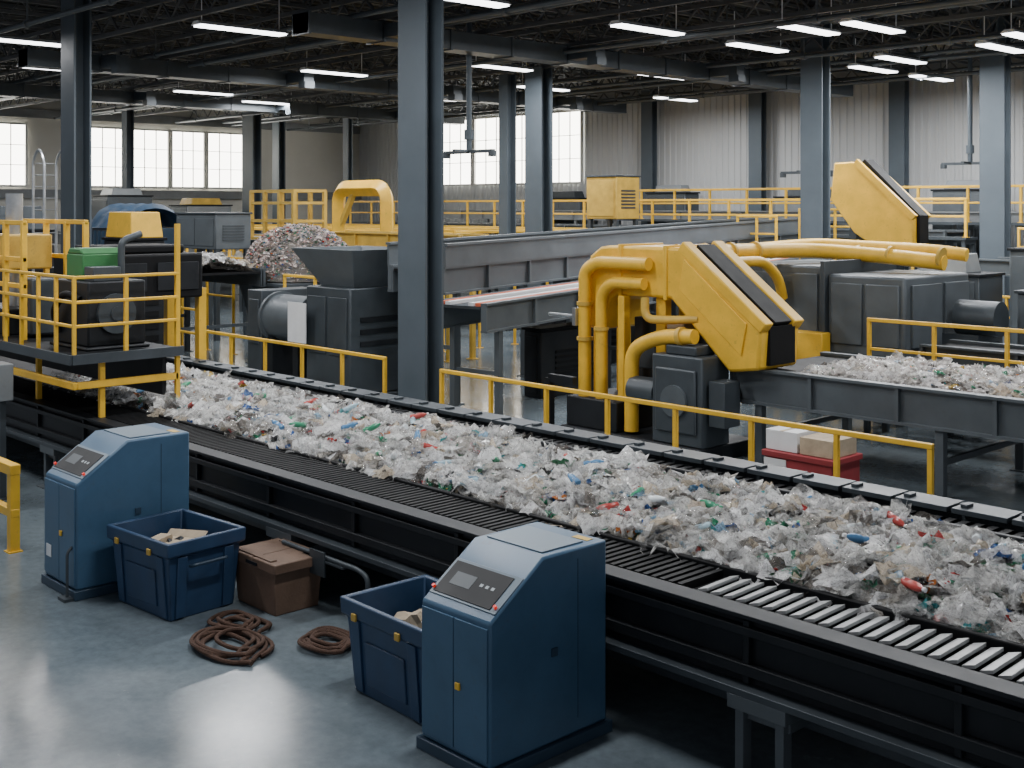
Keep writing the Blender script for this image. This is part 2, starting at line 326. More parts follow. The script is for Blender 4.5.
# ------------------------------------------------------------------ trash
PAL=[((.95,.94,.91),34,1),((.80,.80,.78),20,1),((.99,.99,.99),20,.5),((.52,.49,.44),8,1),((.20,.18,.16),6,.7),((.72,.62,.48),5,.5),
     ((.03,.11,.36),3.2,.2),((.02,.24,.12),4.0,.2),((.05,.36,.38),2.8,.4),((.52,.045,.04),2.6,.0),((.68,.22,.05),1.2,0),((.32,.52,.70),4.4,.7),((.03,.03,.032),4.6,0),((.62,.42,.07),.8,0),((.04,.14,.07),2.4,0),((.75,.44,.43),1.6,.4)]
PC=np.array([c for c,_,_ in PAL]);PW0=np.array([w for _,w,_ in PAL],float);PA=np.array([a for _,_,a in PAL],float)
def trash(name,label,sampler,n,smin,smax,seed,base=None,K=6,tint=None,boost=1.,tl=.38,cz=.05):
    rs=np.random.RandomState(seed)
    P=sampler(rs,n)
    PW=PW0.copy();PW[6:]*=boost;PW/=PW.sum()
    ci=rs.choice(len(PC),n,p=PW)
    s=rs.uniform(0,1,n)**1.9*(smax-smin)+smin
    s=np.where((ci>=6),s*.5+.02,s)
    u=np.linspace(-.5,.5,K);U,V=np.meshgrid(u,u);U=U.ravel();V=V.ravel()
    rr=np.sqrt(U**2+V**2)+1e-9;mxx=np.maximum(np.abs(U),np.abs(V));U,V=U*(.4+.6*mxx/rr),V*(.4+.6*mxx/rr)
    asp=rs.uniform(.3,1.1,(n,1))
    jit=lambda a:rs.normal(0,a,(n,K*K))
    loc=np.zeros((n,K*K,3))
    loc[:,:,0]=(U[None]+jit(.06))*s[:,None]
    loc[:,:,1]=(V[None]*asp+jit(.055))*s[:,None]
    k1=rs.uniform(-.3,1.5,(n,1));k2=rs.uniform(-.3,1.5,(n,1));ph=rs.uniform(0,6.28,(n,2));fr=rs.uniform(6,16,(n,2))
    loc[:,:,2]=(-k1*U[None]**2-k2*V[None]**2+.07*np.sin(fr[:,:1]*U[None]+ph[:,:1]+3*V[None])+.07*np.sin(fr[:,1:]*V[None]+ph[:,1:]-3*U[None])+jit(cz)+.12)*s[:,None]
    ang=rs.uniform(0,2*np.pi,n);tilt=np.abs(rs.normal(0,tl,n));az=rs.uniform(0,2*np.pi,n)
    def rotz(a):
        m=np.zeros((len(a),3,3));m[:,0,0]=np.cos(a);m[:,0,1]=-np.sin(a);m[:,1,0]=np.sin(a);m[:,1,1]=np.cos(a);m[:,2,2]=1;return m
    def rotx(a):
        m=np.zeros((len(a),3,3));m[:,1,1]=np.cos(a);m[:,1,2]=-np.sin(a);m[:,2,1]=np.sin(a);m[:,2,2]=np.cos(a);m[:,0,0]=1;return m
    Rm=rotz(az)@rotx(tilt)@rotz(ang)
    W=np.einsum('nij,nkj->nki',Rm,loc)+P[:,None,:]
    verts=W.reshape(-1,3)
    q=[];
    for i in range(K-1):
        for j in range(K-1): q.append((i*K+j,i*K+j+1,(i+1)*K+j+1,(i+1)*K+j))
    q=np.array(q);F=(q[None]+np.arange(n)[:,None,None]*K*K).reshape(-1,4)
    c=PC[ci]*rs.uniform(.8,1.1,(n,1))
    if tint is not None: c=c*np.array(tint)
    c=np.hstack([c,PA[ci][:,None]]);c=np.repeat(c,K*K,axis=0)
    if base is not None:
        bv,bf=base;off=len(verts);verts=np.vstack([verts,np.array(bv)]);F=np.vstack([F,np.array(bf)+off])
        c=np.vstack([c,np.tile([[.22,.205,.185,0]],(len(bv),1))])
    me=bpy.data.meshes.new(name)
    me.vertices.add(len(verts));me.vertices.foreach_set('co',verts.astype(np.float32).ravel())
    me.loops.add(len(F)*4);me.loops.foreach_set('vertex_index',F.astype(np.int32).ravel())
    me.polygons.add(len(F));me.polygons.foreach_set('loop_start',np.arange(len(F),dtype=np.int32)*4)
    me.update(calc_edges=True);me.validate()
    ca=me.color_attributes.new('Col','FLOAT_COLOR','POINT')
    ca.data.foreach_set('color',np.clip(c,0,1).astype(np.float32).ravel())
    fl=np.repeat(rs.rand(n)<.6,(K-1)**2);sm=np.ones(len(F),bool);sm[:len(fl)]=fl
    me.polygons.foreach_set('use_smooth',sm)
    me.materials.append(M['trash'])
    o=bpy.data.objects.new(name,me);COL.objects.link(o)
    return tag(o,label,'waste',kind='stuff')
def gridbase(xr,yr,zf,st):
    nx=max(2,int((xr[1]-xr[0])/st));ny=max(2,int((yr[1]-yr[0])/st));v=[];f=[]
    for i in range(nx+1):
        for j in range(ny+1):
            x=xr[0]+(xr[1]-xr[0])*i/nx;y=yr[0]+(yr[1]-yr[0])*j/ny;v.append((x,y,zf(x,y)-.04))
    for i in range(nx):
        for j in range(ny): a=i*(ny+1)+j;f.append((a,a+ny+1,a+ny+2,a+1))
    return v,f
def hz(x,y):
    t=min(1,max(0,(y-7.76)/2.18))
    e=min(1,max(0,(x+19.2)/1.0))
    return 1.11+(.075*math.sin(math.pi*t)**.4 +.11*noise.noise((x*1.0,y*1.0,0))+.09*noise.noise((x*2.6,y*2.6,4)))*e*min(1,6*min(t,1-t)+.15)
def samp(xr,yr,zf,jit=.05):
    def f(rs,n):
        x=rs.uniform(*xr,n);y=rs.uniform(*yr,n)
        z=np.array([zf(a,b) for a,b in zip(x,y)])+rs.uniform(-.03,jit,n);return np.stack([x,y,z],1)
    return f
trash('plastic_waste_heap','crumpled clear and white plastic waste spread along the belt',samp((-19.2,-1.5),(7.79,9.92),hz,.06),18500,.06,.46,3,gridbase((-19.3,-1.2),(7.76,9.96),hz,.12),6,None,1.9)
def bottle_proto(mname,col):
    m=mat(mname,col,.15,0,.1,5)
    g=G().lathe([(.03,0),(.038,.01),(.038,.05),(.030,.07),(.036,.09),(.036,.13),(.033,.15),(.028,.18),(.014,.205),(.013,.22)],12)
    b=mk('plastic_bottle',g,m);
    mk('bottle_cap',G().lathe([(.017,.218),(.017,.24),(.015,.243)],10),'white',b)
    return tag(b,'small discarded plastic bottle lying on the waste','bottle','discarded bottles on the belt')
protos=[bottle_proto('pet_%d'%i,c) for i,c in enumerate([(.08,.22,.42),(.05,.28,.15),(.75,.8,.82),(.45,.07,.06),(.35,.5,.58)])]
for i in range(70):
    p=protos[i%5];b=p if i<5 else dup(p)
    x=-16.5+13.5*(i/70.)+R.uniform(-.2,.2);y=R.uniform(7.95,9.75)
    b.location=(x,y,hz(x,y)+.10);b.rotation_euler=(math.pi/2+R.uniform(-.4,.4),0,R.uniform(0,6.28))
# ------------------------------------------------------------------ main conveyor
r=root('sorting_conveyor','long dark steel sorting conveyor carrying mixed plastic waste','conveyor',(-15,8.85,0))
def W(g):
    g.v=[(a+15,b-8.85,c) for a,b,c in g.v];return g
XA,XB=-36,1.5
mk('belt',W(G().box(XA,XB,7.1,10.66,1.02,1.09)),'black',r)
g=G().box(XA,XB,7.0,7.05,.64,1.14).box(XA,XB,6.93,7.0,.72,.80).box(XA,XB,6.93,7.0,1.0,1.06)
x=XA
while x<XB: g.box(x,x+.05,6.95,7.0,.66,1.10);x+=1.55
mk('side_frame',W(g),'dark',r,.006)
mk('frame_lip',W(G().box(XA,XB,6.92,7.12,1.12,1.15)),'dark',r,.004)
mk('frame_lip',W(G().box(XA,XB,6.86,7.1,.60,.65)),'gray',r,.004)
g=G().box(XA,XB,10.66,10.74,.62,1.24)
x=XA
while x<XB: g.box(x,x+.52,10.42,10.76,1.2,1.25).box(x+.05,x+.12,10.5,10.62,1.25,1.28);x+=.56
mk('side_frame',W(g),'gray',r,.005)
g=G();x=XA
while x<-5.7: g.box(x,x+.045,7.14,7.66,1.09,1.15);x+=.085
mk('ribbed_strip',W(g),'black',r)
g=G();x=-5.6
while x<XB: g.hexa([(x,7.22,1.10),(x+.085,7.22,1.12),(x+.085,7.62,1.13),(x,7.62,1.11),(x,7.22,1.12),(x+.085,7.22,1.145),(x+.085,7.62,1.155),(x,7.62,1.13)]);x+=.115
mk('slat_plate',W(g),'slat',r)['label']='light steel slats along the belt edge'
g=G();x=XA
while x<XB: g.box(x,x+.07,10.06,10.38,1.09,1.17);x+=.13
mk('ribbed_strip',W(g),'black',r)
mk('edge_guard',W(G().box(XA,XB,7.68,7.74,1.05,1.17)),'black',r,.01)
mk('edge_guard',W(G().box(XA,XB,9.98,10.04,1.05,1.22)),'dark',r,.01)
mk('lower_beam',W(G().box(XA,XB,7.35,7.45,.30,.42)),'gray',r,.005)
mk('lower_beam',W(G().box(XA,XB,10.2,10.3,.3,.42)),'gray',r,.005)
mk('drip_tray',W(G().prism([(7.2,.62),(7.7,.45),(10.1,.45),(10.5,.62),(10.5,.65),(10.1,.48),(7.7,.48),(7.2,.65)],'x',XA,XB)),'dark',r)
x=-34.8
while x<1.5:
    g=G().box(x-.2,x-.13,6.9,7.0,.02,.52).box(x+.13,x+.2,6.9,7.0,.02,.52).box(x-.24,x+.24,6.86,7.04,.50,.60).box(x-.28,x-.06,6.83,7.07,0,.02).box(x+.06,x+.28,6.83,7.07,0,.02)
    g.box(x-.2,x-.13,10.5,10.6,.0,.62).box(x+.13,x+.2,10.5,10.6,0,.62).box(x-.22,x+.22,6.95,10.6,.42,.5)
    mk('leg',W(g),'graymid',r,.004);x+=2.997
x=-33.5
for i in range(23):
    mk('roller',W(G().cyl((x,7.15,.78),(x,10.55,.78),.08,12)),'gray',r);x+=1.5
r=root('drive_motor','steel gear motor with pipe bracket beneath the conveyor','motor',(-9.3,7.6,0))
mk('mount',G().box(-.35,.35,-.05,.3,0,.04).box(-.3,-.22,0,.2,.04,.38).box(.22,.3,0,.2,.04,.38),'gray',r,.004)
mk('motor_body',G().cyl((-.45,.1,.30),(.15,.1,.30),.14,18).cyl((.15,.1,.30),(.3,.1,.30),.09,14).box(.3,.55,-.05,.28,.14,.4),'gray',r,.004)
r=root('pipe_bracket','dark pipe bracket hung under the conveyor edge','bracket',(-9.3,6.78,0))
mk('pipe',G().tube([(-1.3,.0,.54),(.0,.0,.54),(.15,.0,.5),(.15,.0,.02)],.025,10,0,.1),'gray',r)
mk('bracket_plate',G().box(-.9,-.2,-.04,.06,.5,.52).box(-.75,-.5,-.05,-.03,.36,.6),'gray',r)
mk('elbow_valve',G().cyl((.15,-.08,.3),(.15,.08,.3),.05,14).cyl((.15,-.11,.3),(.15,-.08,.3),.08,14),'graymid',r)
g=G().box(-.9,.9,-.3,.3,0,.5).box(-.95,.95,-.34,.34,.5,.53)
for i in range(8): g.box(-.8+i*.2,-.72+i*.2,-.32,-.3,.08,.42)
for lx in(-11.2,-13.4):
    o=mk('floor_duct_unit',g,'dark',bevel=.01);o.location=(lx,8.3,0);tag(o,'dark ribbed metal duct box under the conveyor','duct box')
# ------------------------------------------------------------------ guardrails
def rail(P,Q,h=1.15,z=0,sp=1.6,mid=False,t=.065,kick=False,label='yellow painted steel guard rail beside the conveyor',group=None):
    P=Vector((*P,z));Q=Vector((*Q,z));L=(Q-P).length
    r=root('guard_rail',label,'railing',P,math.atan2(Q.y-P.y,Q.x-P.x),group)
    mk('top_rail',G().bar((0,0,h),(L,0,h),t,t),'yellow',r,.01)
    if mid: mk('mid_rail',G().bar((0,0,h-.5),(L,0,h-.5),t*.8,t*.8),'yellow',r,.008)
    if mid and h>2: mk('mid_rail',G().bar((0,0,h-1.05),(L,0,h-1.05),t*.8,t*.8),'yellow',r,.008)
    n=max(1,round(L/sp))
    for i in range(n+1):
        x=L*i/n; x=min(max(x,t/2),L-t/2)
        mk('post',G().box(x-t*.45,x+t*.45,-t*.45,t*.45,.012,h-t/2).box(x-.08,x+.08,-.08,.08,0,.014),'yellow',r)
    return r
rail((-15.5,13.0),(-6.7,13.0),1.23,sp=1.25)
rail((-24.2,13.3),(-17.4,13.3),1.23,sp=1.5)
# ------------------------------------------------------------------ control cabinets
def cabinet(loc,lab,extra=0):
    r=root('control_cabinet',lab,'cabinet',loc,0,'blue control cabinets')
    w=.375
    prof=[(-.6,.09),(-.6,1.10),(-.08,1.46),(.6,1.46),(.6,.09)]
    mk('body',G().prism(prof,'x',-w,w),'blue',r,.018)
    mk('plinth',G().box(-w-.03,w+.03,-.63,.64,0,.09),'bluedk',r,.008)
    for i,(a,b) in enumerate(((-w+.02,-.004),(.004,w-.02))):
        d=mk('door',G().box(a,b,-.615,-.6,.13,1.06),'blue',r,.004)
    mk('door_lock',G().box(.03,.08,-.63,-.615,.56,.61),'yellow',d,.004)['label']='small yellow door lock'
    n=Vector((0,-(1.46-1.10),.52)).normalized()
    a=Vector((0,-.6,1.10));b=Vector((0,-.08,1.46));d=(b-a)
    def pl(u0,u1,t0,t1,h0,h1,mi=0,g=None):
        g=g or G();vs=[]
        for h in(h0,h1):
            for(u,t) in((u0,t0),(u1,t0),(u1,t1),(u0,t1)): p=a+d*t+n*h;vs.append((u,p.y,p.z))
        return g.hexa(vs,mi)
    mk('panel_frame',pl(-.36,.36,.12,.66,0,.008),'bluelt',r,.003)
    sc=mk('screen',pl(-.33,.29,.15,.62,.008,.014),'screen',r,.002)
    for i,u in enumerate((.05,.11,.17)): mk('display_icon',pl(u,u+.03,.38,.42,.014,.016),'icon',sc)
    mk('display_icon',pl(-.24,-.02,.3,.48,.014,.016),'gray',sc)
    for u in(-.345,.325):
        p=a+d*.2;mk('push_button',G().cyl((u,p.y,p.z),Vector((u,p.y,p.z))+n*.03,.013,14),'redbtn',r)['label']='red push button'
    mk('top_hatch',G().box(-.3,.3,-.02,.42,1.46,1.472),'bluelt',r,.004)  # raised panel, its paler colour also carries light reflected on the top
    mk('warning_sticker',G().box(.14,.3,.46,.53,1.46,1.464,0),['yellowdk'],r)
    mk('latch',G().box(w,w+.012,.0,.06,.72,.78),'bluedk',r)
    g=G().box(w,w+.004,.28,.284,.2,1.38);mk('panel_seam',g,'bluedk',r)
    if extra: 
        mk('data_label',G().box(-.3,-.18,-.619,-.615,.3,.42),'white',r)['label']='small white label'
        mk('cable_leg',G().tube([(.3,-.66,.02),(.3,-.66,.45),(.3,-.61,.5)],.015,8,0,.05).box(.22,.38,-.72,-.62,0,.03),'gray',r)
    return r
cabinet((-6.52,6.2,0),'blue steel control cabinet with sloped display beside the bin')
cb=cabinet((-12.27,5.78,0),'blue steel control cabinet with white label near the yellow platform',1);cb.scale=(1.05,1.05,1.06)
# ------------------------------------------------------------------ bins
def bin_(loc,rz,lab):
    r=root('storage_bin',lab,'bin',loc,rz,'blue plastic bins')
    def ring(a,b,z): return [(-a,-b,z),(a,-b,z),(a,b,z),(-a,b,z)]
    rings=[ring(.45,.34,0),ring(.49,.385,.60),ring(.53,.42,.62),ring(.535,.425,.75),ring(.49,.38,.75),ring(.42,.31,.04)]
    vs=[p for q in rings for p in q];fs=[(3,2,1,0)]
    for i in range(5):
        for k in range(4): fs.append((i*4+k,i*4+(k+1)%4,(i+1)*4+(k+1)%4,(i+1)*4+k))
    fs.append((20,21,22,23));g=G().add(vs,fs)
    mk('tub',g,'bin',r,.012)
    def rb(vs): mk('rib',G().hexa(vs),'bin',r,.005)
    for u in(-.36,.36):
        for s in(-1,1):
            rb([(u-.05,s*.36,.02),(u+.05,s*.36,.02),(u+.05,s*.33,.02),(u-.05,s*.33,.02),(u-.05,s*.405,.6),(u+.05,s*.405,.6),(u+.05,s*.37,.6),(u-.05,s*.37,.6)])
    for u in(-.25,.25):
        rb([(.475,u-.05,.02),(.44,u-.05,.02),(.44,u+.05,.02),(.475,u+.05,.02),(.515,u-.05,.6),(.47,u-.05,.6),(.47,u+.05,.6),(.515,u+.05,.6)])
    mk('recess_panel',G().hexa([(-.25,-.362,.1),(.25,-.362,.1),(.25,-.34,.1),(-.25,-.34,.1),(-.25,-.388,.45),(.25,-.388,.45),(.25,-.37,.45),(-.25,-.37,.45)]),'bin',r,.01)
    for u in(-.36,.2):mk('clip',G().box(u,u+.06,-.44,-.42,.60,.66),'yellowdk',r,.006)['label']='yellow clip'
    mk('handle',G().tube([(.52,-.18,.5),(.58,-.18,.52),(.58,.18,.52),(.52,.18,.5)],.016,8,0,.05),'bluedk',r)
    r.scale=(1.06,1.06,1.03)
    return r
bin_((-11.14,5.86,0),.08,'open blue plastic bin holding a cardboard piece')
bin_((-7.62,6.22,0),-.03,'open blue plastic bin holding crumpled paper')
def crumple(name,lab,cat,loc,sx,sy,sz,m,seed):
    bm=bmesh.new();bmesh.ops.create_icosphere(bm,subdivisions=4,radius=1)
    for v in bm.verts:
        p=v.co.copy();k=1+.35*noise.noise(p*1.6+Vector((seed,0,0)))+.22*noise.noise(p*4+Vector((0,seed,0)))
        v.co=Vector((p.x*k*sx,p.y*k*sy,p.z*k*sz))
    mz=min(v.co.z for v in bm.verts)
    for v in bm.verts:v.co.z-=mz
    me=bpy.data.meshes.new(name);bm.to_mesh(me);bm.free();me.materials.append(M[m])
    o=bpy.data.objects.new(name,me);COL.objects.link(o);o.location=loc;return tag(o,lab,cat)
crumple('paper_sack','crumpled beige paper sack inside the blue bin','sack',(-7.6,6.22,.045),.32,.25,.31,'tan',3)
crumple('plastic_bag','crumpled pale bag on the sack in the bin','bag',(-7.45,6.27,.6),.2,.16,.06,'white',8)
crumple('rubble_sack','dark filled sack inside the blue bin','sack',(-11.14,5.86,.045),.32,.25,.25,'dark',5)
g=G().box(-.26,.26,-.16,.16,0,.012).hexa([(-.26,.16,0),(.26,.16,0),(.26,.24,.05),(-.26,.24,.05),(-.26,.16,.012),(.26,.16,.012),(.26,.24,.062),(-.26,.24,.062)]).box(-.26,-.1,-.16,.1,.012,.06)
o=mk('cardboard_sheet',g,'tan',bevel=.003);o.location=(-11.2,5.86,.58);o.rotation_euler=(.1,-.08,.3);tag(o,'folded tan cardboard piece resting in the bin','cardboard')
r=root('storage_crate','brown lidded crate beside the blue bin','crate',(-10.42,6.6,0),.0)
mk('body',G().frus(-.35,.35,-.25,.25,.0,-.38,.38,-.28,.28,.42),'wood',r,.01)
mk('lid',G().box(-.42,-.005,-.3,.3,.42,.52).box(.005,.42,-.3,.3,.42,.52),'wood',r,.012)
mk('lid_batten',G().box(-.3,.3,-.27,-.2,.52,.535),'wood',r,.004);mk('lid_batten',G().box(-.3,.3,.2,.27,.52,.535),'wood',r,.004)
mk('handle',G().box(-.1,.1,-.31,-.3,.45,.48),'dark',r)
def rope(loc,r0,turns,lab,seed,sq=.8,tail=None):
    pts=[];N=int(turns*26)
    for i in range(N):
        t=i/26*2*math.pi
        rad=r0*(1-.12*math.sin(t*.5+seed)-.28*((i//26)%3)/2.+.08*noise.noise((t*.8,seed,0)))
        ox=.07*math.sin(t*.13+seed);oy=.06*math.cos(t*.17)
        pts.append((ox+rad*math.cos(t),oy+sq*rad*math.sin(t),.02+.018*(i//26)*.5+.01*math.sin(t*3)+.01))
    if tail:
        a=Vector(pts[-1]);b=Vector((tail[0],tail[1],.03))
        for i in range(1,9): p=a.lerp(b,i/8);p.z=max(.03,p.z*(1-i/8));p.y+=.06*math.sin(i);pts.append(tuple(p))
    g=G().tube(pts,.02,8);o=mk('coiled_rope',g,'rope');o.location=loc
    return tag(o,lab,'rope','brown ropes on the floor')
rope((-10.05,5.95,0),.25,5,'coiled brown rope on the floor near the crate',1)
rope((-9.62,5.60,0),.38,6,'large coil of brown rope with a loose tail on the floor',2,.75,(.5,-.15))
rope((-9.12,6.3,0),.26,5,'small coil of brown rope on the floor',5)
# ------------------------------------------------------------------ generic conveyor
def conveyor(P,Q,z0,z1,w,label,name='belt_conveyor',wall=0,fm='graymid',bm_='black',drop=.35,legs=3.,strip=False,low=0,group=None,start=.5):
    P=Vector((*P,0));Q=Vector((*Q,0));L=(Q-P).length
    r=root(name,label,'conveyor',P,math.atan2(Q.y-P.y,Q.x-P.x),group)
    for s in(-1,1):
        y=s*w/2;g=G()
        g.bar((0,y,z0-drop/2+.04),(L,y,z1-drop/2+.04),.06,drop).bar((0,y+s*.04,z0+.05),(L,y+s*.04,z1+.05),.16,.04).bar((0,y+s*.04,z0-drop+.04),(L,y+s*.04,z1-drop+.04),.16,.04)
        n=int(L/1.4)
        for i in range(n+1):
            x=min(L*i/max(n,1)+.0,L-.05)+.02;zz=z0+(z1-z0)*x/L;g.box(x-.03,x+.03,min(y,y+s*.1),max(y,y+s*.1),zz-drop+.05,zz+.03)
        mk('side_frame',g,fm,r)
        if wall: 
            g=G().bar((0,y+s*wall*.25,z0+.07+wall/2),(L,y+s*wall*.25,z1+.07+wall/2),.05,wall).bar((0,y+s*wall*.25,z0+.09+wall),(L,y+s*wall*.25,z1+.09+wall),.14,.05)
            mk('side_wall',g,fm,r)
    mk('belt',G().bar((0,0,z0-.02),(L,0,z1-.02),w-.1,.05),bm_,r)
    if strip:
        for y,mi in((-w/2+.10,'orange'),(-w/2+.27,'white'),(w/2-.27,'white'),(w/2-.10,'orange')): mk('edge_strip',G().bar((0,y,z0+.04),(L,y,z1+.04),.13,.06),mi,r)
    n=max(1,int(L/legs))
    for i in range(n+1):
        x=start+(L-2*start)*i/n;zz=z0+(z1-z0)*x/L-drop+.04
        g=G()
        for s in(-1,1): g.box(x-.06,x+.06,s*w/2-.06,s*w/2+.06,0.02,zz).box(x-.12,x+.12,s*w/2-.12,s*w/2+.12,0,.02)
        g.bar((x,-w/2,zz*.5),(x,w/2,zz*.5),.06,.08)
        mk('leg',g,fm,r)
    return r
conveyor((-18.9,15.2),(-21.9,32.3),2.72,3.1,1.3,'raised gray trough conveyor crossing the hall',wall=.42,drop=.5,legs=4)
conveyor((-17.1,14.8),(-19.4,28.6),2.12,2.5,1.1,'raised gray conveyor with orange and white belt edges',strip=True,drop=.5,bm_='gray',legs=3.5)
conveyor((-11.35,16.8),(-1.5,16.8),1.42,1.42,2.5,'gray raised conveyor carrying pale plastic waste',drop=.5,legs=2.6)
def hz2(x,y):
    t=min(1,max(0,(y-15.75)/2.1));return 1.42+(.12*math.sin(math.pi*t)**.6+.06*noise.noise((x*1.5,y*1.5,2)))*min(1,max(0.05,(x+10.5)/1.2))
trash('plastic_waste_heap','pale shredded plastic waste on the raised conveyor',samp((-10.3,-2.4),(15.75,17.9),hz2,.06),5500,.06,.36,11,gridbase((-10.5,-2.3),(15.7,17.95),hz2,.15),5,(1.02,.98,.96))
conveyor((-10.4,20.3),(-2,20.3),1.5,1.5,1.0,'dark narrow conveyor behind the waste conveyor',fm='gray',drop=.3)
conveyor((-34,15.1),(-26.3,15.1),2.35,2.35,2.2,'dark raised conveyor with plastic waste',drop=.4,fm='gray')
def hz3(x,y): 
    t=min(1,max(0,(y-14.15)/1.9));return 2.36+.3*math.sin(math.pi*t)**.6+.1*noise.noise((x*1.5,y*1.5,2))
trash('plastic_waste_heap','mixed plastic waste on the dark raised conveyor',samp((-33.8,-26.5),(14.2,16.0),hz3,.07),2200,.1,.4,13,gridbase((-33.9,-26.4),(14.15,16.05),hz3,.2),4)
rail((-34,13.75),(-25,13.75),2.1,z=0,sp=1.6,mid=True,label='yellow guard rail in front of the dark conveyor')
conveyor((-47,34.5),(-17,34.5),3.2,3.2,1.4,'long gray conveyor running near the corrugated wall',legs=4,group='long conveyors near the far wall')
conveyor((-46,36.9),(-12,36.9),3.75,3.75,1.2,'long gray conveyor running near the corrugated wall',fm='graylt',legs=5,group='long conveyors near the far wall')
conveyor((-14.0,30),(-4,30),2.6,2.6,1.3,'gray conveyor with side frames near the hall columns',legs=3)
conveyor((-26.4,28),(-25.0,32.3),3.0,3.0,1.2,'gray conveyor crossing beside the mezzanine',legs=3,strip=True)
conveyor((-50,19.5),(-40,19.5),2.9,2.9,1.6,'gray conveyor beyond the waste hopper',fm='graylt',legs=3)
conveyor((-29.0,20.4),(-23.0,20.4),3.2,3.2,.8,'yellow-framed transfer conveyor near the gantry',fm='yellowdk',legs=2)
conveyor((-24.0,25.2),(-22.2,32.0),3.1,3.2,.8,'yellow-framed narrow conveyor beside the trough conveyor',fm='yellowdk',legs=2.5,bm_='graylt')
# ------------------------------------------------------------------ mezzanine
r=root('mezzanine_platform','gray steel mezzanine deck on legs','platform',(-37,28,0))
mk('deck',G().box(-9,8.0,-4.5,4.5,1.9,2.05),'graylt',r,.01)
mk('edge_beam',G().box(-9,8.0,-4.62,-4.5,1.75,2.08),'yellow',r);mk('edge_beam',G().box(8.0,8.12,-4.62,4.5,1.75,2.08),'yellow',r)
for x in(-8.7,-3,2.6,7.7):
    for y in(-4.2,0,4.2): mk('leg',G().box(x-.1,x+.1,y-.1,y+.1,0,1.9),'gray',r)
for y in(23.7,26.3,29,32.2): rail((-45.8,y),(-29.2,y),1.1,z=2.05,sp=1.7,mid=True,t=.09,label='yellow guard rail on the mezzanine deck',group='mezzanine guard rails')
for x in(-45.8,-40,-34,-29.2): rail((x,23.9),(x,32),1.1,z=2.05,sp=1.7,mid=True,t=.09,label='yellow guard rail across the mezzanine deck',group='mezzanine guard rails')
def catwalk(x,y,L,z,rz=0,label='dark steel catwalk alongside the conveyors',rl=True):
    r=root('catwalk',label,'walkway',(x,y,0),rz)
    mk('deck',G().box(-L/2,L/2,-.4,.4,z-.08,z),'gray',r)
    n=max(1,int(L/3))
    for i in range(n+1):
        u=-L/2+.1+(L-.2)*i/n;mk('leg',G().box(u-.05,u+.05,-.35,.35,z-.2,z-.08).box(u-.05,u+.05,-.35,-.27,0,z-.2).box(u-.05,u+.05,.27,.35,0,z-.2),'gray',r)
catwalk(-31,33.35,30,3.1);rail((-46,33.05),(-16,33.05),1.1,z=3.1,sp=1.7,mid=True,t=.08,label='yellow guard rail on the long catwalk near the wall')
catwalk(-20.5,35.75,23,3.5);rail((-32,35.6),(-9,35.6),1.1,z=3.5,sp=1.7,mid=True,t=.08,label='yellow guard rail on the upper catwalk near the wall')
def rollertable(x,y,l,rz=0,z=2.05):
    r=root('roller_table','low yellow-framed roller table with gray rollers','roller table',(x,y,z),rz,'roller tables')
    g=G().box(-l/2,l/2,-.5,-.44,.55,.75).box(-l/2,l/2,.44,.5,.55,.75)
    for i in range(int(l/1.5)+1):
        u=-l/2+.05+i*1.5;g.box(u,u+.08,-.5,-.44,0,.55).box(u,u+.08,.44,.5,0,.55)
    mk('frame',g,'yellowdk',r)
    g=G();u=-l/2+.15
    while u<l/2: g.cyl((u,-.44,.7),(u,.44,.7),.07,8);u+=.25
    mk('rollers',g,'graylt',r)
for x,y,l in((-42.8,25,4.5),(-37,25,4.5),(-31.5,25,4),(-43,27.6,4.5),(-37,27.6,4.5),(-31.8,27.6,4.2),(-43,30.5,4.5),(-37,30.5,4.5),(-31.6,30.5,4.2)): rollertable(x,y,l)
def machine(x,y,w,d,z0,h,label,m1='gray',m2='dark',name='processing_machine',top=None,rz=0,vents=True,base=0.):
    r=root(name,label,'machine',(x,y,base),rz)
    mk('body',G().box(-w/2,w/2,-d/2,d/2,z0,h),m1,r,.03)
    n=max(1,int(w/.9))
    for i in range(n):
        a=-w/2+.06+(w-.12)*i/n;b=-w/2+.06+(w-.12)*(i+1)/n-.05;mk('access_panel',G().box(a,b,-d/2-.02,-d/2,z0+.1,h-.12),m1,r,.008)
    if vents:
        g=G()
        for i in range(6): zz=z0+(h-z0)*(.25+.08*i);g.box(w/2,w/2+.025,-d*.3,d*.3,zz,zz+(h-z0)*.04)
        mk('vent',g,m2,r)
    g=G().box(-w/2-.04,w/2+.04,-d/2-.04,d/2+.04,h,h+.06);mk('top_plate',g,m2,r,.01)
    if z0>0.15:
        for sx in(-1,1):
            for sy in(-1,1): mk('leg',G().box(sx*(w/2-.1)-.07,sx*(w/2-.1)+.07,sy*(d/2-.1)-.07,sy*(d/2-.1)+.07,0,z0),m2,r)
    if top:
        tw,th,tm=top;mk('top_unit',G().frus(-w*tw/2,w*tw/2,-d*tw/2,d*tw/2,h+.06,-w*tw/2.3,w*tw/2.3,-d*tw/2.3,d*tw/2.3,h+th),tm,r,.02)
    return r
machine(-27.9,31.2,1.4,1.2,3.55,5.0,'yellow machine housing on tall gray legs','yellowdk','gray')
machine(-33,18.6,2.4,1.2,2.7,3.75,'gray steel duct box on tall legs','graymid','gray')
machine(-24.9,12.1,1.3,.8,0,3.25,'dark machine with a yellow top housing','dark','black',top=(.95,.62,'yellow'))
machine(-24.4,18.5,1.8,1.2,0,2.5,'dark gray machine housing behind the rail','gray','dark',top=(.7,.4,'graylt'))
machine(-44,14.5,3,2,0,2.8,'gray machine housing near the back windows','graylt','dark',top=(.6,.8,'yellow'))
